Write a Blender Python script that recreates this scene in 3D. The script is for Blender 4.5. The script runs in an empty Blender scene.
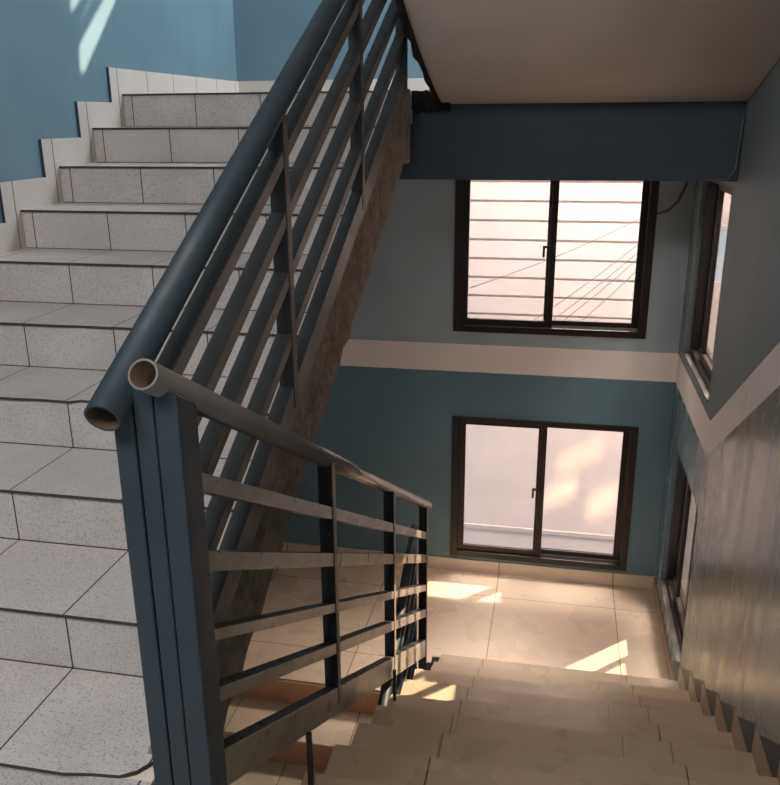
import bpy, bmesh, math, random
from mathutils import Vector, Matrix
random.seed(7)
S = bpy.context.scene
COL = S.collection

# ------------------------------------------------------------------ dimensions (metres)
XL, XR, YB = -2.30, 0.86, 5.985          # left wall, right wall, back wall
R1, T = 0.165, 0.3303                    # rise of the upper flight, going of every step
R2 = 0.17736                             # rise of the lower flights
Y1 = 1.317                               # first riser going up
YD = 4.594                               # last riser going down / beam face
ZL, ZU = -1.951, 1.65                    # lower and upper half landing
XS = -0.80                               # open side of the upward flight
XE = -0.665                              # open side of the downward flight
SUN = Vector((-1.0, -0.97, -1.00))

# ------------------------------------------------------------------ helpers
def lin(c):
    c = c / 255.0
    return c / 12.92 if c <= 0.04045 else ((c + 0.055) / 1.055) ** 2.4
def rgb(r, g, b): return (lin(r), lin(g), lin(b), 1.0)

class MB:
    def __init__(s): s.v = []; s.f = []; s.m = []; s.sm = []
    def poly(s, pts, mi=0, smooth=False):
        i = len(s.v); s.v += [tuple(p) for p in pts]
        s.f.append(list(range(i, i + len(pts)))); s.m.append(mi); s.sm.append(smooth)
    def hexa(s, p, mi=0, mis=None):
        # p: 8 corners, 0-3 one end (ccw), 4-7 other end
        i = len(s.v); s.v += [tuple(q) for q in p]
        fs = [(3, 2, 1, 0), (4, 5, 6, 7), (0, 1, 5, 4), (1, 2, 6, 5), (2, 3, 7, 6), (3, 0, 4, 7)]
        for k, f in enumerate(fs):
            s.f.append([i + a for a in f]); s.m.append(mis[k] if mis else mi); s.sm.append(False)
    def box(s, x0, x1, y0, y1, z0, z1, mi=0, mis=None):
        s.hexa([(x0, y0, z0), (x1, y0, z0), (x1, y0, z1), (x0, y0, z1),
                (x0, y1, z0), (x1, y1, z0), (x1, y1, z1), (x0, y1, z1)], mi, mis)   # front(-Y), back, bottom, right, top, left
    def bar(s, x0, x1, y0, y1, za, zb, h0, h1=None, mi=0):
        # sloping bar along Y: underside za at y0, zb at y1
        h1 = h0 if h1 is None else h1
        s.hexa([(x0, y0, za), (x1, y0, za), (x1, y0, za + h0), (x0, y0, za + h0),
                (x0, y1, zb), (x1, y1, zb), (x1, y1, zb + h1), (x0, y1, zb + h1)], mi)
    def prism_x(s, prof, x0, x1, mi=0, side=None):
        # prof: list of (y, z), extruded along X
        n = len(prof); side = mi if side is None else side
        i = len(s.v)
        s.v += [(x0, y, z) for y, z in prof] + [(x1, y, z) for y, z in prof]
        s.f.append([i + k for k in range(n)]); s.m.append(side); s.sm.append(False)
        s.f.append([i + n + k for k in reversed(range(n))]); s.m.append(side); s.sm.append(False)
        for k in range(n):
            a, b = k, (k + 1) % n
            s.f.append([i + a, i + n + a, i + n + b, i + b]); s.m.append(mi); s.sm.append(False)
    def tube(s, pts, r, n=24, wall=None, mi=0, mi_in=0, cap=False):
        pts = [Vector(p) for p in pts]
        def ring(k, rad):
            a = pts[max(0, k - 1)]; b = pts[min(len(pts) - 1, k + 1)]
            d = (b - a).normalized()
            u = d.cross(Vector((0, 0, 1)))
            if u.length < 1e-4: u = Vector((1, 0, 0))
            u.normalize(); w = u.cross(d)
            i = len(s.v)
            for j in range(n):
                an = 2 * math.pi * j / n
                s.v.append(tuple(pts[k] + u * math.cos(an) * rad + w * math.sin(an) * rad))
            return i
        outer = [ring(k, r) for k in range(len(pts))]
        for a, b in zip(outer, outer[1:]):
            for j in range(n):
                s.f.append([a + j, a + (j + 1) % n, b + (j + 1) % n, b + j]); s.m.append(mi); s.sm.append(True)
        if wall:
            inner = [ring(k, r - wall) for k in range(len(pts))]
            for a, b in zip(inner, inner[1:]):
                for j in range(n):
                    s.f.append([b + j, b + (j + 1) % n, a + (j + 1) % n, a + j]); s.m.append(mi_in); s.sm.append(True)
            for o, q, fl in ((outer[0], inner[0], 0), (outer[-1], inner[-1], 1)):
                for j in range(n):
                    f = [o + j, q + j, q + (j + 1) % n, o + (j + 1) % n]
                    s.f.append(f[::-1] if fl else f); s.m.append(mi); s.sm.append(False)
        else:
            s.f.append([outer[0] + j for j in reversed(range(n))]); s.m.append(mi); s.sm.append(False)
            s.f.append([outer[-1] + j for j in range(n)]); s.m.append(mi); s.sm.append(False)
    def build(s, name, mats, parent=None, bevel=0.0):
        me = bpy.data.meshes.new(name)
        me.from_pydata(s.v, [], s.f)
        if not isinstance(mats, (list, tuple)): mats = [mats]
        for m in mats: me.materials.append(m)
        for p, mi, sm in zip(me.polygons, s.m, s.sm):
            p.material_index = mi; p.use_smooth = sm
        bm = bmesh.new(); bm.from_mesh(me)
        bmesh.ops.recalc_face_normals(bm, faces=bm.faces)
        bm.to_mesh(me); bm.free(); me.update()
        o = bpy.data.objects.new(name, me); COL.objects.link(o)
        if parent: o.parent = parent; o.matrix_parent_inverse = Matrix.Translation(-parent.location)
        if bevel:
            b = o.modifiers.new('bevel', 'BEVEL'); b.width = bevel; b.segments = 2; b.limit_method = 'ANGLE'
        return o

def tag(o, label=None, cat=None, group=None, kind=None):
    if label: o['label'] = label
    if cat: o['category'] = cat
    if group: o['group'] = group
    if kind: o['kind'] = kind
    return o
def thing(name, loc, label, cat, group=None, kind=None):
    o = bpy.data.objects.new(name, None); COL.objects.link(o); o.location = loc
    o.empty_display_size = 0.1
    return tag(o, label, cat, group, kind)
def holed(name, outer, holes, to3, th, mats, mi_fn=None, parent=None):
    """wall sheet with polygon holes; to3(a, b, d) maps sheet coords and depth to the world"""
    bm = bmesh.new()
    loops = [outer] + holes
    rings = []
    for lp in loops:
        vs = [bm.verts.new((a, b, 0)) for a, b in lp]
        es = [bm.edges.new((vs[i], vs[(i + 1) % len(vs)])) for i in range(len(vs))]
        rings.append((vs, es))
    bmesh.ops.triangle_fill(bm, use_beauty=True, use_dissolve=False, edges=[e for _, es in rings for e in es])
    faces = [[(v.co.x, v.co.y) for v in f.verts] for f in bm.faces]
    bm.free()
    m = MB()
    for f in faces:
        m.poly([to3(a, b, 0) for a, b in f]); m.poly([to3(a, b, th) for a, b in f[::-1]])
    for lp in loops:
        for i in range(len(lp)):
            p, q = lp[i], lp[(i + 1) % len(lp)]
            m.poly([to3(*p, 0), to3(*q, 0), to3(*q, th), to3(*p, th)])
    return m.build(name, mats, parent)
def rect(a0, a1, b0, b1): return [(a0, b0), (a1, b0), (a1, b1), (a0, b1)]

# ------------------------------------------------------------------ node helpers
class NT:
    def __init__(s, name):
        s.mat = bpy.data.materials.new(name); s.mat.use_nodes = True
        s.t = s.mat.node_tree; s.t.nodes.clear()
        s.out = s.n('ShaderNodeOutputMaterial'); s.b = s.n('ShaderNodeBsdfPrincipled')
        s.l(s.b.outputs[0], s.out.inputs[0])
        s.pos = s.n('ShaderNodeNewGeometry').outputs['Position']
        sx = s.n('ShaderNodeSeparateXYZ'); s.l(s.pos, sx.inputs[0])
        s.x, s.y, s.z = sx.outputs
    def n(s, k): return s.t.nodes.new(k)
    def l(s, a, b): s.t.links.new(a, b)
    def put(s, v, sock):
        if hasattr(v, 'is_linked') or hasattr(v, 'links'): s.l(v, sock)
        else: sock.default_value = v
    def math(s, op, a, b=0.0, c=0.0, clamp=False):
        m = s.n('ShaderNodeMath'); m.operation = op; m.use_clamp = clamp
        for v, i in zip((a, b, c), m.inputs): s.put(v, i)
        return m.outputs[0]
    def mix(s, f, a, b, mode='MIX'):
        m = s.n('ShaderNodeMix'); m.data_type = 'RGBA'; m.blend_type = mode
        s.put(f, m.inputs[0]); s.put(a, m.inputs[6]); s.put(b, m.inputs[7])
        return m.outputs[2]
    def noise(s, scale, detail=4, rough=0.55, vec=None, stretch=None):
        m = s.n('ShaderNodeTexNoise'); m.inputs['Scale'].default_value = scale
        m.inputs['Detail'].default_value = detail; m.inputs['Roughness'].default_value = rough
        v = vec or s.pos
        if stretch:
            mp = s.n('ShaderNodeMapping'); s.l(v, mp.inputs[0]); mp.inputs['Scale'].default_value = stretch; v = mp.outputs[0]
        s.l(v, m.inputs['Vector']); return m.outputs[0]
    def ramp(s, f, lo, hi, a=0.0, b=1.0):
        m = s.n('ShaderNodeMapRange'); m.clamp = True
        s.l(f, m.inputs[0])
        for i, v in zip((1, 2, 3, 4), (lo, hi, a, b)): m.inputs[i].default_value = v
        return m.outputs[0]
    def bump(s, h, strength, dist=0.01):
        b = s.n('ShaderNodeBump'); b.inputs['Strength'].default_value = strength; b.inputs['Distance'].default_value = dist
        s.l(h, b.inputs['Height']); s.l(b.outputs[0], s.b.inputs['Normal'])
    def set(s, col=None, rough=None, metal=None, spec=None):
        if col is not None: s.put(col, s.b.inputs['Base Color'])
        if rough is not None: s.put(rough, s.b.inputs['Roughness'])
        if metal is not None: s.put(metal, s.b.inputs['Metallic'])
        if spec is not None: s.put(spec, s.b.inputs['Specular IOR Level'])
        return s.mat
    def band(s, v, c, w):       # 1 where |v - c| < w
        return s.math('LESS_THAN', s.math('ABSOLUTE', s.math('SUBTRACT', v, c)), w)
    def joint(s, v, period, off, w):
        d = s.math('PINGPONG', s.math('SUBTRACT', v, off), period / 2)   # distance to nearest joint
        return s.math('LESS_THAN', d, w)

def simple(name, col, rough=0.5, metal=0.0, var=0.12, scale=9.0, bump=0.0, spec=None):
    t = NT(name); f = t.ramp(t.noise(scale), 0.3, 0.7)
    dark = tuple(c * (1 - var) for c in col[:3]) + (1,); lite = tuple(min(1, c * (1 + var)) for c in col[:3]) + (1,)
    t.set(t.mix(f, dark, lite), rough, metal, spec)
    if bump: t.bump(t.noise(scale * 6), bump)
    return t.mat

BLUE = rgb(86, 124, 144); TEALGREY = rgb(116, 130, 132); STRIPE = rgb(242, 232, 226)
def wall_paint(name, kind):
    t = NT(name)
    streak = t.noise(2.2, 5, 0.6, stretch=(3, 3, 0.5))
    mott = t.ramp(t.noise(1.7, 3), 0.3, 0.7)
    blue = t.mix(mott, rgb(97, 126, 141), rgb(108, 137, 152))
    grey = t.mix(mott, rgb(158, 172, 178), rgb(170, 184, 190)) if kind == 'back' else t.mix(mott, rgb(120, 131, 134), rgb(132, 143, 146))  # one grey paint, made paler on the back wall in place of light
    if kind == 'plain':
        t.set(blue, t.ramp(streak, 0.3, 0.7, 0.42, 0.6), 0, 0.4)
    else:
        if kind == 'back':
            top, bot = -0.067, -0.279
            dz = t.z
        else:
            rise = t.math('MULTIPLY', t.math('MAXIMUM', t.math('SUBTRACT', 4.573, t.y), 0.0), 0.6385)
            dz = t.math('SUBTRACT', t.z, rise); top, bot = -0.067, -0.274
        wob = t.math('MULTIPLY', t.math('SUBTRACT', t.noise(14, 3), 0.5), 0.008)
        dz2 = t.math('ADD', dz, wob)
        st = t.math('MULTIPLY', t.math('GREATER_THAN', dz2, bot), t.math('LESS_THAN', dz2, top))
        low = t.math('LESS_THAN', dz2, bot)
        up = t.math('GREATER_THAN', t.z, 1.62)
        base = t.mix(t.math('MAXIMUM', low, t.math('MULTIPLY', up, 1.0 if kind == 'back' else 0.0)), grey, blue)
        if kind == 'right':
            # lower dado: scuffed paint, dark knocks; pale wear also paints in the golden reflection
            wear = t.ramp(t.noise(2.6, 6, 0.62, stretch=(1, 1.6, 0.55)), 0.28, 0.54)
            wear = t.math('MULTIPLY', wear, t.ramp(dz, -1.35, -0.75, 0.55, 1.0))
            wear = t.math('MULTIPLY', wear, t.ramp(t.y, 4.75, 4.5, 0.25, 1.0))
            base = t.mix(t.math('MULTIPLY', t.math('MULTIPLY', wear, low), 0.9), base, rgb(158, 143, 116))
            knock = t.ramp(t.noise(7, 5, 0.6, stretch=(1, 2.0, 0.5)), 0.66, 0.70)
            base = t.mix(t.math('MULTIPLY', t.math('MULTIPLY', knock, low), 0.7), base, rgb(52, 52, 48))
        scuff = t.ramp(t.noise(5, 5, 0.6), 0.66, 0.78)
        stc = t.mix(t.math('MULTIPLY', scuff, 0.45), STRIPE, rgb(150, 146, 142))
        col = t.mix(st, base, stc)
        if kind == 'right':
            r = t.mix(low, (0.62,) * 3 + (1,), t.mix(t.ramp(streak, 0.35, 0.7), (0.20,) * 3 + (1,), (0.36,) * 3 + (1,)))
            sep = t.n('ShaderNodeSeparateColor'); t.l(r, sep.inputs[0])
            t.set(col, sep.outputs[0], 0, 0.5)
        else:
            t.set(col, 0.55, 0, 0.4)
    t.bump(t.noise(40, 3), 0.12, 0.004)
    return t.mat

M = {}
M['wall_left'] = wall_paint('blue wall paint', 'plain')
M['wall_back'] = wall_paint('two tone wall paint with white stripe', 'back')
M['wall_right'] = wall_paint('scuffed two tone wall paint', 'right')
M['beam'] = simple('blue beam paint', rgb(60, 72, 84), 0.7, var=0.06, scale=3)
M['cream'] = simple('cream soffit paint', rgb(238, 224, 213), 0.7, var=0.05, scale=2.5, bump=0.05)
M['outside'] = simple('neighbour render', rgb(204, 187, 181), 0.8, var=0.03, scale=1.2)
M['siding'] = simple('neighbour louvre', rgb(176, 162, 157), 0.6, var=0.03, scale=1.2)
M['ledge'] = simple('neighbour ledge', rgb(180, 165, 160), 0.8, var=0.05)

def stair_tile(name):
    t = NT(name)
    sp = t.ramp(t.noise(180, 2, 0.6), 0.54, 0.68)
    sp2 = t.ramp(t.noise(70, 3, 0.6), 0.60, 0.72)
    cloud = t.ramp(t.noise(5, 3), 0.3, 0.7)
    base = t.mix(cloud, rgb(196, 190, 187), rgb(210, 204, 201))
    base = t.mix(t.math('MULTIPLY', sp, 0.6), base, rgb(108, 103, 102))
    base = t.mix(t.math('MULTIPLY', sp2, 0.2), base, rgb(126, 119, 118))
    j = t.joint(t.x, 0.3528, -2.238, 0.0023)
    t.set(t.mix(j, base, rgb(62, 54, 50)), 0.42, 0, 0.4)
    return t.mat
M['stair_tile'] = stair_tile('speckled grey stair tile')
M['nosing'] = simple('brown clay tile edge', rgb(70, 58, 51), 0.85, var=0.2, scale=20)
M['grout'] = simple('grey mortar', rgb(150, 140, 128), 0.95, var=0.25, scale=30, bump=0.4)

def skirt_tile(name, axis, period, off, c0, c1):
    t = NT(name)
    sp = t.ramp(t.noise(160, 2, 0.6), 0.60, 0.72)
    base = t.mix(t.ramp(t.noise(4), 0.3, 0.7), c0, c1)
    base = t.mix(t.math('MULTIPLY', sp, 0.25), base, rgb(140, 134, 130))
    v = {'x': t.x, 'y': t.y}[axis]
    j = t.joint(v, period, off, 0.003)
    t.set(t.mix(j, base, rgb(84, 74, 68)), 0.4, 0, 0.4)
    return t.mat
M['skirt_left'] = skirt_tile('pale skirting tile along left', 'y', 0.3303, 3.92, rgb(196, 190, 184), rgb(208, 202, 196))
M['skirt_cream'] = skirt_tile('cream skirting tile', 'x', 0.882, -0.334, rgb(216, 198, 178), rgb(228, 210, 190))
M['skirt_right'] = simple('beige skirting tile', rgb(160, 138, 112), 0.35, var=0.06)
M['dark_paint'] = simple('dark blue end paint', rgb(50, 62, 74), 0.5, var=0.1)

def beige_tile(name, perx, offx, pery, offy, c0, c1, w=0.003):
    t = NT(name)
    vein = t.ramp(t.noise(6, 6, 0.65), 0.2, 0.8)
    base = t.mix(vein, c0, c1)
    ix = t.math('FLOOR', t.math('DIVIDE', t.math('SUBTRACT', t.x, offx), perx))
    iy = t.math('FLOOR', t.math('DIVIDE', t.math('SUBTRACT', t.y, offy), pery))
    cx = t.n('ShaderNodeCombineXYZ'); t.l(ix, cx.inputs[0]); t.l(iy, cx.inputs[1])
    wn = t.n('ShaderNodeTexWhiteNoise'); t.l(cx.outputs[0], wn.inputs[0])
    base = t.mix(t.math('MULTIPLY', wn.outputs[0], 0.22), base, rgb(165, 138, 108))
    j = t.math('MAXIMUM', t.joint(t.x, perx, offx, w), t.joint(t.y, pery, offy, w) if pery < 5 and pery > 0.5 else 0.0)
    t.set(t.mix(j, base, rgb(132, 108, 84)), t.ramp(t.noise(3), 0.3, 0.7, 0.22, 0.36), 0, 0.45)
    return t.mat
M['floor'] = beige_tile('cream marble floor tile', 0.882, -0.334, 0.882, 4.755, rgb(222, 198, 172), rgb(228, 206, 182))
M['down_tile'] = beige_tile('beige marble stair tile', 0.882, -0.334, 0.3303, YD, rgb(178, 157, 134), rgb(190, 170, 146))
M['low_tread'] = beige_tile('cream stair tread', 0.40, -1.9, 0.3303, 4.38, rgb(222, 200, 174), rgb(230, 210, 184))
M['terracotta'] = simple('terracotta riser', rgb(226, 166, 128), 0.6, var=0.12, scale=6)

def plaster(name, c0, c1):
    t = NT(name)
    f = t.ramp(t.noise(9, 8, 0.7), 0.3, 0.7); g = t.ramp(t.noise(38, 4), 0.4, 0.7)
    c = t.mix(f, c0, c1); c = t.mix(t.math('MULTIPLY', g, 0.35), c, rgb(60, 48, 40))
    t.set(c, 0.95, 0, 0.2); t.bump(t.noise(22, 8, 0.7), 0.9, 0.03)
    return t.mat
M['plaster'] = plaster('raw brown plaster edge', rgb(140, 124, 110), rgb(202, 184, 168))
M['rough_dark'] = plaster('blackened concrete edge', rgb(26, 24, 22), rgb(58, 52, 46))
M['concrete'] = plaster('concrete chip', rgb(120, 108, 92), rgb(190, 180, 166))

def metal_paint(name, c, face=None, rough=(0.42, 0.58), wear=0.2, bump=0.10):
    """gloss paint; face = paler colour painting the light on sides towards the downward stairs"""
    t = NT(name)
    f = t.ramp(t.noise(4, 4), 0.3, 0.7)
    base = t.mix(f, rgb(c[0] - 5, c[1] - 5, c[2] - 5), rgb(c[0] + 5, c[1] + 5, c[2] + 5))
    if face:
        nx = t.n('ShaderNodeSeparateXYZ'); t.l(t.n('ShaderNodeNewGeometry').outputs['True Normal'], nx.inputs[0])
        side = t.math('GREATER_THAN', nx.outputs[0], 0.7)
        lit_col = t.mix(t.ramp(t.noise(7, 6, 0.65, stretch=(1, 0.4, 1)), 0.35, 0.68), rgb(*face), rgb(*[int(v * 0.72) for v in face]))
        base = t.mix(side, base, lit_col)  # light from the windows painted into the right-hand faces
    w = t.ramp(t.noise(24, 6, 0.66), 0.62, 0.72)
    base = t.mix(t.math('MULTIPLY', w, wear), base, rgb(140, 116, 98))
    d = t.ramp(t.noise(60, 3), 0.72, 0.76)
    base = t.mix(t.math('MULTIPLY', d, 0.4), base, rgb(150, 155, 158))
    t.set(base, t.ramp(t.noise(12), 0.3, 0.7, *rough), 0.0, 0.45)
    t.bump(t.noise(30, 4), bump, 0.004)
    return t.mat
M['metal'] = metal_paint('blue grey railing paint', (47, 60, 69), wear=0.08)
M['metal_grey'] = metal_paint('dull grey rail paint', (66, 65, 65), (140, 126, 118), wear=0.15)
M['metal_worn_lit'] = metal_paint('worn rail paint with lit side', (60, 61, 62), (152, 143, 135), (0.26, 0.36), 0.12, 0.0)
M['metal_dark'] = metal_paint('shaded up post paint', (36, 39, 42), (120, 106, 98), wear=0.1)  # darker copy for posts, with the shade on their fronts in the colour
M['metal_post'] = metal_paint('shaded down post paint with lit side', (36, 37, 38), (146, 130, 116), wear=0.1)
M['metal_pipe'] = metal_paint('rubbed glossy handrail paint', (92, 86, 82), None, (0.2, 0.26), 0.0, 0.02)
M['pipe_in'] = simple('rusty pipe bore', rgb(84, 68, 54), 0.8, var=0.4, scale=25)
M['rust'] = simple('rusty rod', rgb(58, 46, 40), 0.7, var=0.3, scale=30)

def frame_mat(name):
    t = NT(name)
    chip = t.ramp(t.noise(34, 6, 0.7), 0.66, 0.72)
    base = t.mix(t.ramp(t.noise(6), 0.3, 0.7), rgb(32, 23, 20), rgb(42, 30, 25))
    t.set(t.mix(t.math('MULTIPLY', chip, 0.35), base, rgb(150, 140, 132)), 0.38, 0.0, 0.5)
    return t.mat
M['frame'] = frame_mat('dark brown aluminium')
M['sill'] = simple('grimy grey sill', rgb(92, 86, 82), 0.5, var=0.2)
M['latch'] = simple('black latch', rgb(28, 22, 20), 0.4)
M['alu'] = simple('pale aluminium track', rgb(176, 172, 168), 0.35, 0.6)
M['cable'] = simple('grey cable sheath', rgb(92, 92, 90), 0.5)
M['wire'] = simple('dark overhead wire', rgb(110, 100, 100), 0.6)

def glass(name):
    t = NT(name); tr = t.n('ShaderNodeBsdfTransparent'); gl = t.n('ShaderNodeBsdfGlossy'); mx = t.n('ShaderNodeMixShader')
    dirt = t.ramp(t.noise(3, 5), 0.3, 0.8)
    t.l(t.mix(dirt, (0.97, 0.96, 0.95, 1), (0.92, 0.91, 0.90, 1)), tr.inputs[0])
    gl.inputs['Roughness'].default_value = 0.03
    lw = t.n('ShaderNodeLayerWeight'); lw.inputs[0].default_value = 0.5
    t.l(t.math('MULTIPLY_ADD', t.math('POWER', lw.outputs['Facing'], 4.0), 0.45, 0.02), mx.inputs[0]); t.l(tr.outputs[0], mx.inputs[1]); t.l(gl.outputs[0], mx.inputs[2])
    t.l(mx.outputs[0], t.out.inputs[0]); t.t.nodes.remove(t.b)
    return t.mat
M['glass'] = glass('window glass')

# ------------------------------------------------------------------ room shell
W1 = (-0.728, 0.640, -1.820, -0.633)       # back lower
W2 = (-0.736, 0.630, 0.030, 1.217)         # back upper
W3 = (4.610, 5.720, -1.715, -0.630)        # right lower (y0, y1, z0, z1)
W4 = (4.690, 5.735, 0.000, 1.170)          # right upper
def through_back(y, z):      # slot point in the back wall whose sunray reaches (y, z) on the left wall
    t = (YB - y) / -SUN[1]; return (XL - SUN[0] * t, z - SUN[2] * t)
SL = [[through_back(*q) for q in lp] for lp in (        # slots added high in the back wall to shape the sun streaks
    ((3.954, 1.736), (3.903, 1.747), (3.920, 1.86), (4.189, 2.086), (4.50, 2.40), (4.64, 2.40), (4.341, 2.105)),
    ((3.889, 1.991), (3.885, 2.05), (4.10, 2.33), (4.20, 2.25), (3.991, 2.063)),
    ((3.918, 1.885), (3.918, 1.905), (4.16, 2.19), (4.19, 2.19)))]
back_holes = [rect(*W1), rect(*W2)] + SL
tag(holed('wall_back', rect(XL, XR, -5.2, 5.5), back_holes, lambda a, b, d: (a, YB + d, b), 0.02, M['wall_back']),
    'back stairwell wall, grey above a white stripe and blue below, with two windows', 'wall', kind='structure')
m = MB()
right_holes = [rect(*W3), rect(*W4)]
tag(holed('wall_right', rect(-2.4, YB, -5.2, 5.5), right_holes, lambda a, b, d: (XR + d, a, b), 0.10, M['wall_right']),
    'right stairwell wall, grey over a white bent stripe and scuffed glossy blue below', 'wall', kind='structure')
m = MB(); m.box(XL - 0.15, XL, -2.4, YB + 0.1, -5.2, 5.5)
tag(m.build('wall_left', M['wall_left']), 'plain blue wall on the left of the rising stairs', 'wall', kind='structure')
m = MB(); m.box(XL - 0.15, XR + 0.1, -2.5, -2.4, -5.2, 5.5)
tag(m.build('wall_front', M['wall_left']), 'blue wall behind the viewpoint', 'wall', kind='structure')
m = MB(); m.box(XL - 0.15, XR + 0.1, -2.5, YB + 0.1, 5.5, 5.65)
tag(m.build('ceiling', M['cream']), 'cream ceiling high over the stairwell', 'ceiling', kind='structure')
# floors
m = MB(); m.box(XL, -0.70, 4.3925, YB, ZL - 0.18, ZL); m.box(-0.70, XR, YD - 0.0005, YB, ZL - 0.18, ZL)
tag(m.build('floor', M['floor']), 'cream marble tiled lower landing under the windows', 'floor', kind='structure')
m = MB(); m.box(XL, XR, -2.4, 1.293, -0.20, 0.0)
tag(m.build('floor', M['stair_tile']), 'grey tiled floor at the foot of the rising stairs', 'floor', kind='structure')
m = MB(); m.box(XL, XS + 0.001, Y1 + 9 * T + 0.01, YB, ZU - 0.16, ZU - 0.001); m.box(XS, XR, YD + 0.21, YB, ZU - 0.16, ZU - 0.001)
tag(m.build('floor', M['stair_tile']), 'grey tiled upper landing at the top of the rising stairs', 'floor', kind='structure')
# beam
m = MB(); m.box(-0.92, XR, YD, YD + 0.21, 1.205, ZU)
tag(m.build('beam', M['beam'], bevel=0.006), 'dark blue beam under the edge of the upper landing', 'beam', kind='structure')
# skirtings
m = MB(); m.box(XL, XR, YB - 0.012, YB, ZL, ZL + 0.105)
tag(m.build('baseboard_back', M['skirt_cream']), 'cream tile skirting below the lower back window', 'skirting', kind='structure')
m = MB(); m.box(XR - 0.012, XR, YD, YB - 0.012, ZL, ZL + 0.105)
tag(m.build('baseboard_right', M['skirt_right']), 'beige tile skirting under the lower side window', 'skirting', kind='structure')
m = MB(); m.box(XL, XS + 0.3, YB - 0.012, YB, ZU, ZU + 0.128)
tag(m.build('baseboard_back', M['skirt_left']), 'pale tile skirting at the back of the upper landing', 'skirting', kind='structure')

# ------------------------------------------------------------------ windows
def window(n, W, to3w, label, latch=True, rec=0.0, slid=0.0):
    to3 = lambda a, d, z: to3w(a, d + rec, z)
    a0, a1, z0, z1 = W
    root = thing('window_%d' % n, to3((a0 + a1) / 2, 0, z0), label, 'window', kind='structure')
    def bx(mb, p0, p1, d0, d1, q0, q1):
        A = to3(p0, d0, q0); B = to3(p1, d1, q1)
        mb.box(min(A[0], B[0]), max(A[0], B[0]), min(A[1], B[1]), max(A[1], B[1]), q0, q1)
    def ring(mb, p0, p1, d0, d1, q0, q1, wl, wr, wb, wt):
        bx(mb, p0, p0 + wl, d0, d1, q0, q1); bx(mb, p1 - wr, p1, d0, d1, q0, q1)
        bx(mb, p0 + wl, p1 - wr, d0, d1, q0, q0 + wb); bx(mb, p0 + wl, p1 - wr, d0, d1, q1 - wt, q1)
    f = MB(); ring(f, a0, a1, -0.012, 0.085, z0, z1, 0.055, 0.055, 0.05, 0.035)
    f.build('window_frame', M['frame'], root, bevel=0.004)
    if rec:
        sl = MB(); bx(sl, a0 + 0.002, a1 - 0.002, -rec - 0.006, 0.0, z0 + 0.001, z0 + 0.014)
        sl.build('sill', M['sill'], root, bevel=0.002)
    tr = MB(); bx(tr, a0 + 0.056, a1 - 0.056, 0.036, 0.042, z0 + 0.05, z0 + 0.062)
    tr.build('track', M['alu'], root)
    mid = (a0 + a1) / 2 - 0.005
    for k, (p0, p1, d) in enumerate(((a0 + 0.05 + slid, mid + 0.035 + slid, 0.008), (mid - 0.030, a1 - 0.05, 0.046))):
        s = MB(); ring(s, p0, p1, d, d + 0.028, z0 + 0.048, z1 - 0.032, 0.052 if k == 0 else 0.045, 0.045 if k == 0 else 0.052, 0.05, 0.034)
        so = s.build('sash', M['frame'], root, bevel=0.003)
        g = MB(); w = 0.04
        bx(g, p0 + w, p1 - w, d + 0.012, d + 0.016, z0 + 0.09, z1 - 0.06)
        g.build('pane', M['glass'], so)
        if k == 0 and latch:
            h = MB(); zc = (z0 + z1) / 2 + 0.02
            bx(h, p1 - 0.035, p1 - 0.015, d - 0.012, d, zc - 0.03, zc + 0.03)
            bx(h, p1 - 0.085, p1 - 0.015, d - 0.022, d - 0.008, zc + 0.008, zc + 0.026)
            bx(h, p1 - 0.092, p1 - 0.076, d - 0.024, d - 0.008, zc - 0.055, zc + 0.026)
            h.build('latch', M['latch'], so, bevel=0.003)
    return root
back3 = lambda a, d, z: (a, YB + d, z)
right3 = lambda a, d, z: (XR + d, a, z)
window(1, W1, back3, 'dark framed sliding window on the back wall just above the cream landing floor')
window(2, W2, back3, 'dark framed sliding window on the back wall above the white stripe')
window(3, W3, right3, 'dark framed sliding window in the right wall down by the landing floor', False, 0.045, 0.18)
window(4, W4, right3, 'dark framed sliding window in the right wall above the white stripe', False, 0.045, 0.18)

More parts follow.
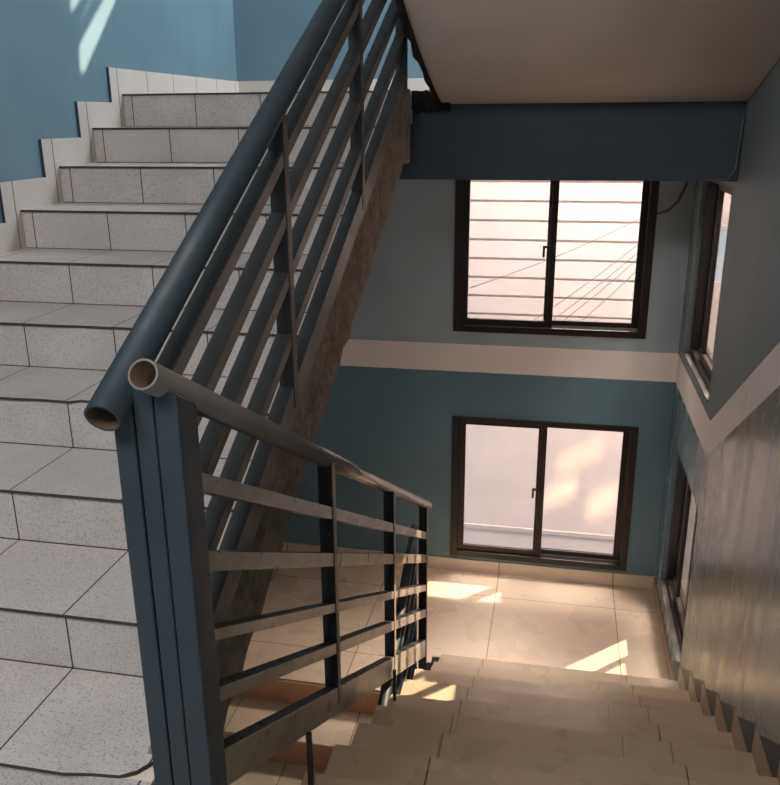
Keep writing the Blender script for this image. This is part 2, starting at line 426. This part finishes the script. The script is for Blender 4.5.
# ------------------------------------------------------------------ upward flight (left)
up = thing('stair_flight', (-1.55, Y1, 0), 'grey speckled tile stairs rising on the left up to the landing', 'stairs')
NOS = 0.012
for k in range(1, 11):
    y = Y1 + (k - 1) * T; z = k * R1
    m = MB(); m.box(XL + 0.003, XS, y + 0.002, y + 0.014, z - R1, z - 0.009)
    m.box(XL + 0.003, XS, y - 0.0005, y + 0.004, z - R1 - 0.0005, z - R1 + 0.0025, 1)
    m.build('riser', [M['stair_tile'], M['nosing']], up)
    yb = y + T + 0.002 if k < 10 else y + 0.25
    m = MB()
    if k == 1:      # broken corner at the open side of the lowest tread
        pts = [(XL + 0.003, y - 0.006), (-1.00, y - 0.006), (-0.94, y + 0.004), (-0.875, y + 0.010), (-0.845, y + 0.03), (-0.815, y + 0.075), (XS, y + 0.10), (XS, yb), (XL + 0.003, yb)]
    elif k in (4, 5):   # chipped nosing
        cx = -1.52 if k == 4 else -1.55
        pts = [(XL + 0.003, y - 0.006)] + [(cx - 0.18, y - 0.006), (cx - 0.12, y - 0.002), (cx - 0.02, y - 0.004)] + [(cx, y - 0.006), (cx + 0.03, y + 0.012 if k == 4 else y - 0.002), (cx + 0.12, y + 0.010 if k == 4 else y - 0.004), (XS, y - 0.006), (XS, yb), (XL + 0.003, yb)]
    else:
        pts = [(XL + 0.003, y - 0.006), (XS, y - 0.006), (XS, yb), (XL + 0.003, yb)]
    n = len(pts)
    m.poly([(a, b, z) for a, b in pts], 0); m.poly([(a, b, z - 0.009) for a, b in pts[::-1]], 1)
    for i in range(n):
        p, q = pts[i], pts[(i + 1) % n]
        m.poly([(*p, z), (*q, z), (*q, z - 0.009), (*p, z - 0.009)], 1)
    m.build('tread', [M['stair_tile'], M['nosing']], up)
# concrete body of the flight
prof = []
for k in range(1, 11):
    y = Y1 + (k - 1) * T + 0.010; z = k * R1 - 0.014
    prof += [(y, z - R1), (y, z)]
prof += [(4.55, ZU - 0.014), (4.55, 1.35), (Y1 + 9 * T + 0.02, 1.30), (Y1, 0.165 - 0.335), (Y1, -0.17)]
m = MB(); m.prism_x(prof, XL + 0.003, XS - 0.004)
m.build('slab', M['cream'], up)
# raw ragged plaster along the open side
m = MB(); N = 64
def jag(i, a, s): return a * (math.sin(i * 1.7 + s) + 0.6 * math.sin(i * 4.1 + 2 * s) + 0.5 * random.uniform(-1, 1))
cols = []
for i in range(N + 1):
    y = 1.33 + (4.46 - 1.33) * i / N
    top = min(0.165 + (y - Y1) * 0.5 + 0.06, 1.66); bot = 0.165 + (y - Y1) * 0.5 - 0.335 + jag(i, 0.010, 0.3)
    if y > 4.30: bot = min(bot, 1.30)
    row = []
    for j in range(7):
        z = bot + (top - bot) * j / 6
        row.append((XS + 0.012 + (jag(i * 3 + j * 5, 0.005, j) if 0 < j < 6 else 0.0), y, z))
    cols.append(row)
for a, b in zip(cols, cols[1:]):
    for j in range(6): m.poly([a[j], b[j], b[j + 1], a[j + 1]])
    m.poly([a[0], (XS - 0.03, a[0][1], a[0][2]), (XS - 0.03, b[0][1], b[0][2]), b[0]])
    m.poly([a[6], b[6], (XS - 0.004, b[6][1], b[6][2]), (XS - 0.004, a[6][1], a[6][2])])
tag(m.build('plaster_edge', M['plaster'], up), 'raw brown ragged plaster edge')
m = MB()
m.prism_x([(Y1 + 0.002, 0.0), (Y1 + 0.07, 0.0), (Y1 + 0.10, 0.150), (Y1 + 0.03, 0.150)], -0.97, XS + 0.004)
tag(m.build('mortar_patch', M['concrete'], up), 'exposed pale mortar under the broken tile corner')
# sawtooth skirting on the left wall, one tile per step
for k in range(1, 10):
    y = Y1 + (k - 1) * T; z = k * R1
    f = y - 0.118; t2 = z + 0.121
    m = MB()
    m.hexa([(XL + 0.001, f, z - R1 + 0.121), (XL + 0.014, f, z - R1 + 0.121), (XL + 0.014, f, t2), (XL + 0.001, f, t2),
            (XL + 0.001, f + T, z - R1 + 0.121), (XL + 0.014, f + T, z - R1 + 0.121), (XL + 0.014, f + T, t2), (XL + 0.001, f + T, t2)], 0, [1, 0, 0, 0, 0, 0])
    m.box(XL + 0.001, XL + 0.0135, y - 0.001, y + T, z - 0.001, z + 0.1215)
    m.build('skirting_tile', [M['skirt_left'], M['dark_paint']], up)
m = MB(); f = Y1 + 9 * T - 0.118
m.box(XL + 0.001, XL + 0.014, f, YB - 0.012, ZU - R1 + 0.121 + 0.0, ZU + 0.125, 0, [1, 0, 0, 0, 0, 0])
m.build('skirting_tile', [M['skirt_left'], M['dark_paint']], up)

# ------------------------------------------------------------------ downward flight (right)
dn = thing('stair_flight', (0.1, YD, ZL), 'beige marble tile stairs going down to the window landing on the right', 'stairs')
for j in range(1, 12):
    z = ZL + j * R2; y = YD - (j - 1) * T      # riser plane y, tread behind it (towards the viewer)
    m = MB(); m.box(XE, XR - 0.003, y - 0.012, y - 0.001, z - R2, z - 0.013); m.build('riser', M['down_tile'], dn)
    if j == 11: continue
    y0 = y - T
    xs = [XE, -0.33 + (0.02 if j % 3 == 0 else -0.01 if j % 2 else 0.0), 0.55 if j % 2 else 0.36, XR - 0.001]
    for a, b in zip(xs, xs[1:]):
        m = MB()
        if j == 5 and a == XE:      # broken nosing tile
            pts = [(a, y0), (b, y0), (b, y + 0.006), (b - 0.07, y - 0.02), (-0.50, y - 0.035), (-0.56, y - 0.004), (a, y - 0.03)]
        else:
            pts = [(a, y0), (b - 0.002, y0), (b - 0.002, y + 0.006), (a, y + 0.006)]
            if j == 7 and a < 0 < b:    # chipped nosing
                pts[3:3] = [(0.215, y + 0.006), (0.17, y - 0.012), (0.10, y - 0.014), (0.045, y + 0.006)]
            if a == XE and j in (1, 2): pts = [(a + 0.07, y0), (b - 0.002, y0), (b - 0.002, y + 0.006), (a + 0.06, y + 0.006), (a + 0.045, y - 0.12)]
        n = len(pts)
        m.poly([(p, q, z) for p, q in pts]); m.poly([(p, q, z - 0.013) for p, q in pts[::-1]])
        for i in range(n):
            p, q = pts[i], pts[(i + 1) % n]; m.poly([(*p, z), (*q, z), (*q, z - 0.013), (*p, z - 0.013)])
        m.build('tread', M['down_tile'], dn)
for y, z in ((4.47, ZL + R2), (4.165, ZL + 2 * R2)):
    m = MB(); m.hexa([(XE + 0.004, y, z - 0.013), (-0.608, y + 0.01, z - 0.013), (-0.612, y + 0.012, z - 0.006), (XE + 0.006, y, z - 0.004),
                      (XE + 0.004, y + 0.105, z - 0.013), (-0.602, y + 0.10, z - 0.013), (-0.606, y + 0.098, z - 0.005), (XE + 0.006, y + 0.10, z - 0.007)])
    tag(m.build('broken_corner', M['rough_dark'], dn), 'dark broken concrete at the tread end')
prof = []
for j in range(1, 12):
    z = ZL + j * R2 - 0.013; y = YD - (j - 1) * T - 0.012
    prof += [(y, z - R2 + 0.013 if j == 1 else z - R2), (y, z)]
prof += [(1.285, -0.013), (1.285, -0.30), (YD - 0.25, ZL - 0.17), (YD - 0.012, ZL - 0.17)]
m = MB(); m.prism_x(prof, XE + 0.004, XR - 0.003)
tag(m.build('slab', M['plaster'], dn), 'raw brown concrete body')
# sawtooth skirting on the right wall with dark wedges in its notches
for j in range(1, 11):
    z = ZL + j * R2; y = YD - (j - 1) * T
    m = MB(); h = 0.135; e = 0.003
    m.prism_x([(y - T, z), (y + 0.0, z), (y + 0.0, z - R2 + h + 0.001), (y + 0.008, z - R2 + h + 0.001), (y + 0.008, z + h), (y - T + 0.009, z + h)], XR - e, XR - 0.001)
    m.build('skirting_tile', M['skirt_right'], dn)
    m = MB()
    m.prism_x([(y + 0.008, z - R2 + h), (y + T - 0.05, z - R2 + h), (y + 0.009, z + h)], XR - 0.003, XR - 0.001)
    tag(m.build('dark_wedge', M['dark_paint'], dn), 'dark blue triangle above the skirting')

# ------------------------------------------------------------------ flight below the landing
lo = thing('stair_flight', (-1.5, 4.38, ZL), 'cream treads with terracotta risers dropping away below the left stairs', 'stairs')
for k in range(0, 9):
    z = ZL - k * R2; y = 4.38 - k * T
    m = MB(); m.box(XL + 0.003, -0.78, y, y + 0.012, z - R2, z - 0.012); m.build('riser', M['terracotta'], lo)
    m = MB(); m.box(XL + 0.003, -0.78, y - T, y + 0.002, z - R2 - 0.012, z - R2); m.build('tread', M['low_tread'], lo)
prof = []
for k in range(0, 9):
    z = ZL - k * R2 - 0.013; y = 4.38 - k * T + 0.012
    prof += [(y, z), (y, z - R2)]
prof += [(4.38 - 9 * T, ZL - 9 * R2 - 0.02), (4.38 - 9 * T, ZL - 9 * R2 - 0.25), (4.39, ZL - 0.25)]
m = MB(); m.prism_x(prof, XL + 0.003, -0.784); m.build('slab', M['plaster'], lo)

# ------------------------------------------------------------------ flight overhead (seen from below)
ov = thing('stair_flight', (0.1, YD, 1.6), 'cream underside of the next stairs slanting overhead on the right', 'stairs')
SO = 0.5376
def soff(y): return 1.588 + 0.22 * (YD - y) + 0.09 * (YD - y) ** 2
prof = [(YD + 0.02, 1.592 - 0.01), (1.3, 1.592 + (YD - 1.3) * SO + 0.36)]
prof[1:1] = [(YD - d * 0.2, soff(YD - d * 0.2)) for d in range(17)]
for k in range(0, 10):
    y = 1.3 + k * T
    prof += [(y + (0.02 if k == 0 else 0), 1.592 + (YD - 1.3) * SO + 0.37 - k * R2), (y + T, 1.592 + (YD - 1.3) * SO + 0.37 - k * R2)]
prof += [(YD + 0.02, ZU)]
m = MB(); m.prism_x(prof, -0.655, XR - 0.003)
o = m.build('slab', M['cream'], ov)
for p in o.data.polygons: p.use_smooth = p.normal.z < -0.5
m = MB(); N = 46; rows = []
for i in range(N + 1):
    y = YD - (YD - 1.5) * i / N
    zz = soff(y)
    x = -0.668 + jag(i, 0.010, 1.1)
    rows.append([(-0.64, y, zz - 0.004), (x, y, zz - 0.004 + abs(jag(i, 0.004, 2))), (x - 0.012 + jag(i, 0.003, 0.7), y, zz + 0.10), (x - 0.004, y, zz + 0.30)])
for a, b in zip(rows, rows[1:]):
    for j in range(3): m.poly([a[j], b[j], b[j + 1], a[j + 1]])
tag(m.build('ragged_edge', M['rough_dark'], ov), 'blackened broken plaster edge')
# rough dark lump where flight, beam and landing meet
m = MB()
base = []
for i in range(14):
    x = -0.80 + 0.20 * i / 13
    base.append((x, 1.655 + jag(i, 0.004, 0.2), 1.555 + 0.055 * math.sin(i / 13 * 3.0) * 0 + jag(i, 0.008, 1.9)))
for a, b in zip(base, base[1:]):
    m.hexa([(a[0], YD - 0.035, a[2]), (b[0], YD - 0.035, b[2]), (b[0], YD - 0.030, b[1]), (a[0], YD - 0.030, a[1]),
            (a[0], YD + 0.02, a[2]), (b[0], YD + 0.02, b[2]), (b[0], YD + 0.02, b[1]), (a[0], YD + 0.02, a[1])])
tag(m.build('broken_concrete', M['rough_dark'], ov), 'dark broken concrete at the beam corner')
# floor above the viewpoint
m = MB(); m.box(XL, XR, -2.4, 1.3, 3.40, 3.60)
tag(m.build('ceiling', M['cream']), 'cream slab of the floor above the viewpoint', 'ceiling', kind='structure')

# ------------------------------------------------------------------ railings
def newel(parent, x0, x1, y0, y1, z0, z1, z2=None, mat='metal'):
    z2 = z1 if z2 is None else z2
    m = MB(); m.hexa([(x0, y0, z0), (x1, y0, z0), (x1, y0, z1), (x0, y0, z1), (x0, y1, z0), (x1, y1, z0), (x1, y1, z2), (x0, y1, z2)]); return m.build('newel_post', M[mat], parent, bevel=0.004)
# rising railing
ru = thing('stair_railing', (-0.755, 1.3, 0.0), 'blue grey railing with round handrail climbing beside the rising grey stairs', 'railing')
UX0, UX1 = -0.7775, -0.7325
SU = 0.5225
def zu(y, z22): return z22 + (y - 2.2) * SU
YE = 4.02
m = MB(); zp = lambda y: 1.026 + (y - 1.226) * 0.5215
m.tube([(-0.755, 1.232, zp(1.232)), (-0.755, 2.6, zp(2.6)), (-0.755, YE + 0.05, zp(YE + 0.05))], 0.0325, 32, 0.004, 0, 1)
m.build('handrail', [M['metal'], M['pipe_in']], ru)
for z22, h in ((1.388, 0.043), (1.228, 0.043), (1.065, 0.043), (0.890, 0.043), (0.680, 0.095)):
    m = MB(); m.bar(UX0, UX1, 1.315, YE, zu(1.315, z22), zu(YE, z22), h)
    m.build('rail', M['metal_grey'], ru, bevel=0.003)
for y in (2.23, 3.14):
    m = MB(); m.box(UX0 + 0.002, UX1 + 0.003, y - 0.02, y + 0.02, zu(y, 0.70), zp(y) - 0.02)
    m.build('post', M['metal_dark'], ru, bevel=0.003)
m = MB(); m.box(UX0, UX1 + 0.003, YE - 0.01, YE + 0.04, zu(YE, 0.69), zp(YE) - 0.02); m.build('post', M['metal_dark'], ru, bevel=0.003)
newel(ru, -0.7680, -0.7275, 1.285, 1.335, 0.0, zp(1.30) - 0.025)
# descending railing
rd = thing('stair_railing', (-0.6775, 1.3, 0.0), 'worn railing with five bars running down to the window landing', 'railing')
KX = 0.655 / 0.665
def cv(y, z): return y * KX, 1.515 - (1.515 - z) * KX
DX0, DX1 = -0.700, -0.655
YF = 4.25
def line(y0, z0, sl): a = cv(y0, z0); return lambda y: a[1] + sl * (y - a[0])
zd = lambda y: 1.086 - 0.5505 * (y - 1.287)
m = MB(); m.tube([(-0.6775, 1.245, zd(1.245)), (-0.6775, 2.8, zd(2.8)), (-0.6775, 4.42, zd(4.42))], 0.0275, 32, 0.004, 0, 1)
m.build('handrail', [M['metal_pipe'], M['pipe_in']], rd)
for tl, h0, h1 in ((line(1.424, 0.853, -0.557), 0.042, 0.046), (line(1.402, 0.691, -0.5475), 0.046, 0.052), (line(1.407, 0.506, -0.5525), 0.030, 0.045),
                   (line(1.399, 0.365, -0.560), 0.038, 0.055), (line(1.389, 0.208, -0.577), 0.100, 0.118)):
    m = MB(); m.bar(DX0 + 0.004, DX1, 1.355, YF, tl(1.355) - h0, tl(YF) - h1, h0, h1)
    m.build('rail', M['metal_worn_lit'], rd, bevel=0.003)
bt = line(1.389, 0.208, -0.577)
for y in (2.325, 3.305, 4.27):
    last = y > 4
    m = MB(); m.box(DX0, DX1 + 0.003, y - 0.019, y + 0.019, bt(y) - (0.20 if last else 0.06), zd(y) - 0.012)
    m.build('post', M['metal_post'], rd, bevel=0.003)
newel(rd, -0.7245, -0.6870, 1.285, 1.330, 0.0, zd(1.30) - 0.006, zd(1.33) - 0.006)
newel(rd, -0.6855, -0.6400, 1.285, 1.364, 0.0, zd(1.285) - 0.022, zd(1.364) - 0.022)
for x, y, z0, z1 in ((-0.640, 3.215, ZL + 5 * R2, -0.90), (-0.632, 1.905, ZL + 9 * R2, -0.165)):
    m = MB(); m.box(x - 0.007, x + 0.007, y - 0.007, y + 0.007, z0, z1)
    tag(m.build('support_rod', M['rust'], rd), 'rusty rod from tread to bottom rail')
# railing of the flight below, starts at the landing corner
rl = thing('stair_railing', (-0.735, 4.3, ZL), 'railing dropping out of sight below the worn railing at the landing corner', 'railing')
LX0, LX1 = -0.765, -0.722
zl_ = lambda y, h: ZL + (y - 4.38) * 0.537 + h
for h, hh in ((1.00, 0.043), (0.82, 0.043), (0.64, 0.043), (0.46, 0.043), (0.22, 0.10)):
    m = MB(); m.bar(LX0, LX1, 2.2, 4.33, zl_(2.2, h), zl_(4.33, h), hh); m.build('rail', M['metal'], rl, bevel=0.003)
m = MB(); m.tube([(-0.7435, 2.2, zl_(2.2, 1.17)), (-0.7435, 4.40, zl_(4.40, 1.17))], 0.027, 24, 0.004, 0, 1); m.build('handrail', [M['metal'], M['pipe_in']], rl)
m = MB(); m.box(LX0, LX1, 4.30, 4.345, ZL - 0.05, zl_(4.32, 1.15)); m.build('post', M['metal'], rl, bevel=0.003)
for y in (3.4, 2.5):
    m = MB(); m.box(LX0, LX1 + 0.003, y - 0.02, y + 0.02, zl_(y, 0.24), zl_(y, 1.15)); m.build('post', M['metal'], rl, bevel=0.003)

# ------------------------------------------------------------------ cables on the walls
m = MB(); m.tube([(0.63, YB - 0.02, 0.90), (0.70, YB - 0.03, 0.925), (0.76, YB - 0.03, 0.99), (0.80, YB - 0.02, 1.10), (0.81, YB - 0.02, 1.30)], 0.009, 10)
tag(m.build('cable', M['cable']), 'grey cable curving from the upper back window up behind the beam', 'cable')
m = MB(); m.tube([(XR - 0.010, YD - 0.012, 1.57), (XR - 0.012, YD - 0.014, 1.45), (XR - 0.02, YD - 0.012, 1.26), (XR - 0.05, YD - 0.010, 1.215), (XR - 0.16, YD - 0.01, 1.213)], 0.006, 10)
tag(m.build('cable', M['cable']), 'thin cable running down the right end of the blue beam', 'cable')

# ------------------------------------------------------------------ neighbouring building and added sun-blocking wall outside
def back_sun(p, axis, v):
    t = (v - p[axis]) / (-SUN[axis]); return (p[0] - SUN[0] * t, p[1] - SUN[1] * t, p[2] - SUN[2] * t)
YN, XN = 8.0, 2.60
nb = thing('outside_wall', (0.5, YN, -5.2), 'pale pinkish building facing the back windows', 'building')
hA = [back_sun(p, 1, YN) for p in ((-1.15, 5.54, ZL), (-0.30, 5.54, ZL), (-0.30, 6.02, ZL), (-1.15, 6.02, ZL))]  # made-up opening that shapes the sun patch by the back wall
holed('wall', rect(-7.0, XN, -5.2, 5.6), [[(p[0], p[2]) for p in hA]], lambda a, b, d: (a, YN + d, b), 0.02, M['outside'], parent=nb)
for i in range(10):
    z = -0.445 + i * 0.178
    m = MB(); m.hexa([(-4, YN - 0.030, z), (1.0, YN - 0.030, z), (1.0, YN - 0.028, z + 0.155), (-4, YN - 0.028, z + 0.155),
                      (-4, YN, z), (1.0, YN, z), (1.0, YN, z + 0.155), (-4, YN, z + 0.155)])
    m.build('siding_board', M['siding'], nb)
m = MB(); m.box(-4, 1.0, YN - 0.02, YN, -2.59, -2.55); m.build('ledge', M['ledge'], nb)
sun_block = thing('outside_wall', (XN, 4.0, -5.2), 'added pale wall blocking the sun outside the right side windows', 'building')  # unseen wall added to block and shape the sun
hB = [back_sun(p, 0, XN) for p in ((0.80, 5.55, ZL), (0.80, 4.98, ZL), (0.45, 4.66, ZL), (-0.25, 4.64, ZL), (-0.25, 4.90, ZL), (0.20, 5.00, ZL))]  # opening shaped to cast the sun patch on the landing
hD = [back_sun(p, 0, XN) for p in ((-0.655, 3.27, -1.75), (-0.655, 4.6, -1.75), (-0.655, 4.6, -0.2), (-0.655, 3.10, -0.2))]  # opening shaped to put sun on the end of the descending rails
holed('wall', rect(-4.0, YN, -5.2, 5.6), [[(p[1], p[2]) for p in hB], [(p[1], p[2]) for p in hD]], lambda a, b, d: (XN + d, a, b), 0.02, M['outside'], parent=sun_block)
for i, (a, b) in enumerate((((1.0, 0.92), (-0.75, 0.10)), ((1.0, 0.83), (-0.52, -0.42)), ((1.0, 0.78), (-0.40, -0.48)), ((1.0, 0.73), (-0.30, -0.5)), ((1.0, 0.66), (-0.1, -0.5)))):
    y = 7.3 + 0.04 * i
    pts = [(a[0] + (b[0] - a[0]) * s / 8, y, a[1] + (b[1] - a[1]) * s / 8 - 0.05 * math.sin(math.pi * s / 8)) for s in range(9)]
    m = MB(); m.tube(pts, 0.004, 8)
    tag(m.build('overhead_wire', M['wire']), 'thin dark wire slanting outside the upper back window', 'wire', 'wires outside the upper back window')

# ------------------------------------------------------------------ light
w = bpy.data.worlds.new('sky'); S.world = w; w.use_nodes = True
bg = w.node_tree.nodes['Background']; bg.inputs[0].default_value = (0.86, 0.92, 1.0, 1); bg.inputs[1].default_value = 1.6
sd = bpy.data.lights.new('sun', 'SUN'); sd.energy = 13.0; sd.angle = math.radians(0.5); sd.color = (1.0, 0.80, 0.56)
so = bpy.data.objects.new('sun', sd); COL.objects.link(so); so.rotation_euler = SUN.to_track_quat('-Z', 'Y').to_euler()
so.location = (8, 10, 9)
def area(name, loc, aim, sx, sy, e, col=(1, 1, 1)):
    d = bpy.data.lights.new(name, 'AREA'); d.shape = 'RECTANGLE'; d.size = sx; d.size_y = sy; d.energy = e; d.color = col
    o = bpy.data.objects.new(name, d); COL.objects.link(o); o.location = loc
    o.rotation_euler = (Vector(aim) - Vector(loc)).to_track_quat('-Z', 'Y').to_euler()
    return o
area('fill_behind', (-1.1, -0.4, 3.37), (-1.2, 0.9, 0.2), 2.0, 1.6, 128, (1.0, 0.96, 0.93))  # added fill lamp under the slab, no opening there
area('daylight_high', (0.80, 5.2, 3.8), (-2.3, 3.8, 2.4), 1.0, 1.3, 125, (0.95, 0.98, 1.0))
area('daylight_back_yard', (0.4, 6.2, 3.0), (0.6, 8.0, -1.6), 5.0, 1.2, 105, (1.0, 0.96, 0.94))
area('daylight_side_yard', (1.1, 5.6, 3.0), (2.4, 6.4, 0.3), 4.0, 1.0, 160, (1.0, 0.98, 0.96))
for (x, z), sx, sy in (((0.32, -1.70), 0.42, 0.10), ((0.14, -2.12), 0.30, 0.09), ((0.56, -2.20), 0.26, 0.12)):   # added narrow lamps that make the peach light patches on the wall
    g = area('patch_lamp', (x + 0.5, 6.35, z + 3.4), (x, 8.0, z), sx, sy, 0.28, (1.0, 0.58, 0.28)); g.data.spread = math.radians(2.0)
area('sky_fill_back', (0.3, 7.7, 3.4), (-0.7, 5.2, -1.9), 2.6, 0.8, 500, (1.0, 0.91, 0.83))  # this and the next lamp are added in the gaps for sky light
area('sky_fill_side', (2.2, 5.4, 3.2), (0.2, 4.9, -1.9), 2.0, 0.8, 330, (1.0, 0.91, 0.83))

# ------------------------------------------------------------------ camera
cd = bpy.data.cameras.new('camera'); cam = bpy.data.objects.new('camera', cd); COL.objects.link(cam); S.camera = cam
pan, tilt, roll, F_PX = -0.2, -0.315, -0.007, 838.4
F = Vector((math.sin(pan) * math.cos(tilt), math.cos(pan) * math.cos(tilt), math.sin(tilt)))
Rv = Vector((math.cos(pan), -math.sin(pan), 0)); U = Rv.cross(F)
c, s_ = math.cos(roll), math.sin(roll)
R_ = Rv * c + U * s_; U_ = -Rv * s_ + U * c
cam.matrix_world = Matrix(((R_.x, U_.x, -F.x, 0), (R_.y, U_.y, -F.y, 0), (R_.z, U_.z, -F.z, 1.515), (0, 0, 0, 1)))
cd.sensor_fit = 'HORIZONTAL'; cd.sensor_width = 36; cd.lens = F_PX / 780 * 36; cd.clip_start = 0.02
S.view_settings.view_transform = 'Standard'; S.view_settings.look = 'None'; S.view_settings.gamma = 1.0
S.view_settings.use_curve_mapping = False; S.view_settings.exposure = 0.2
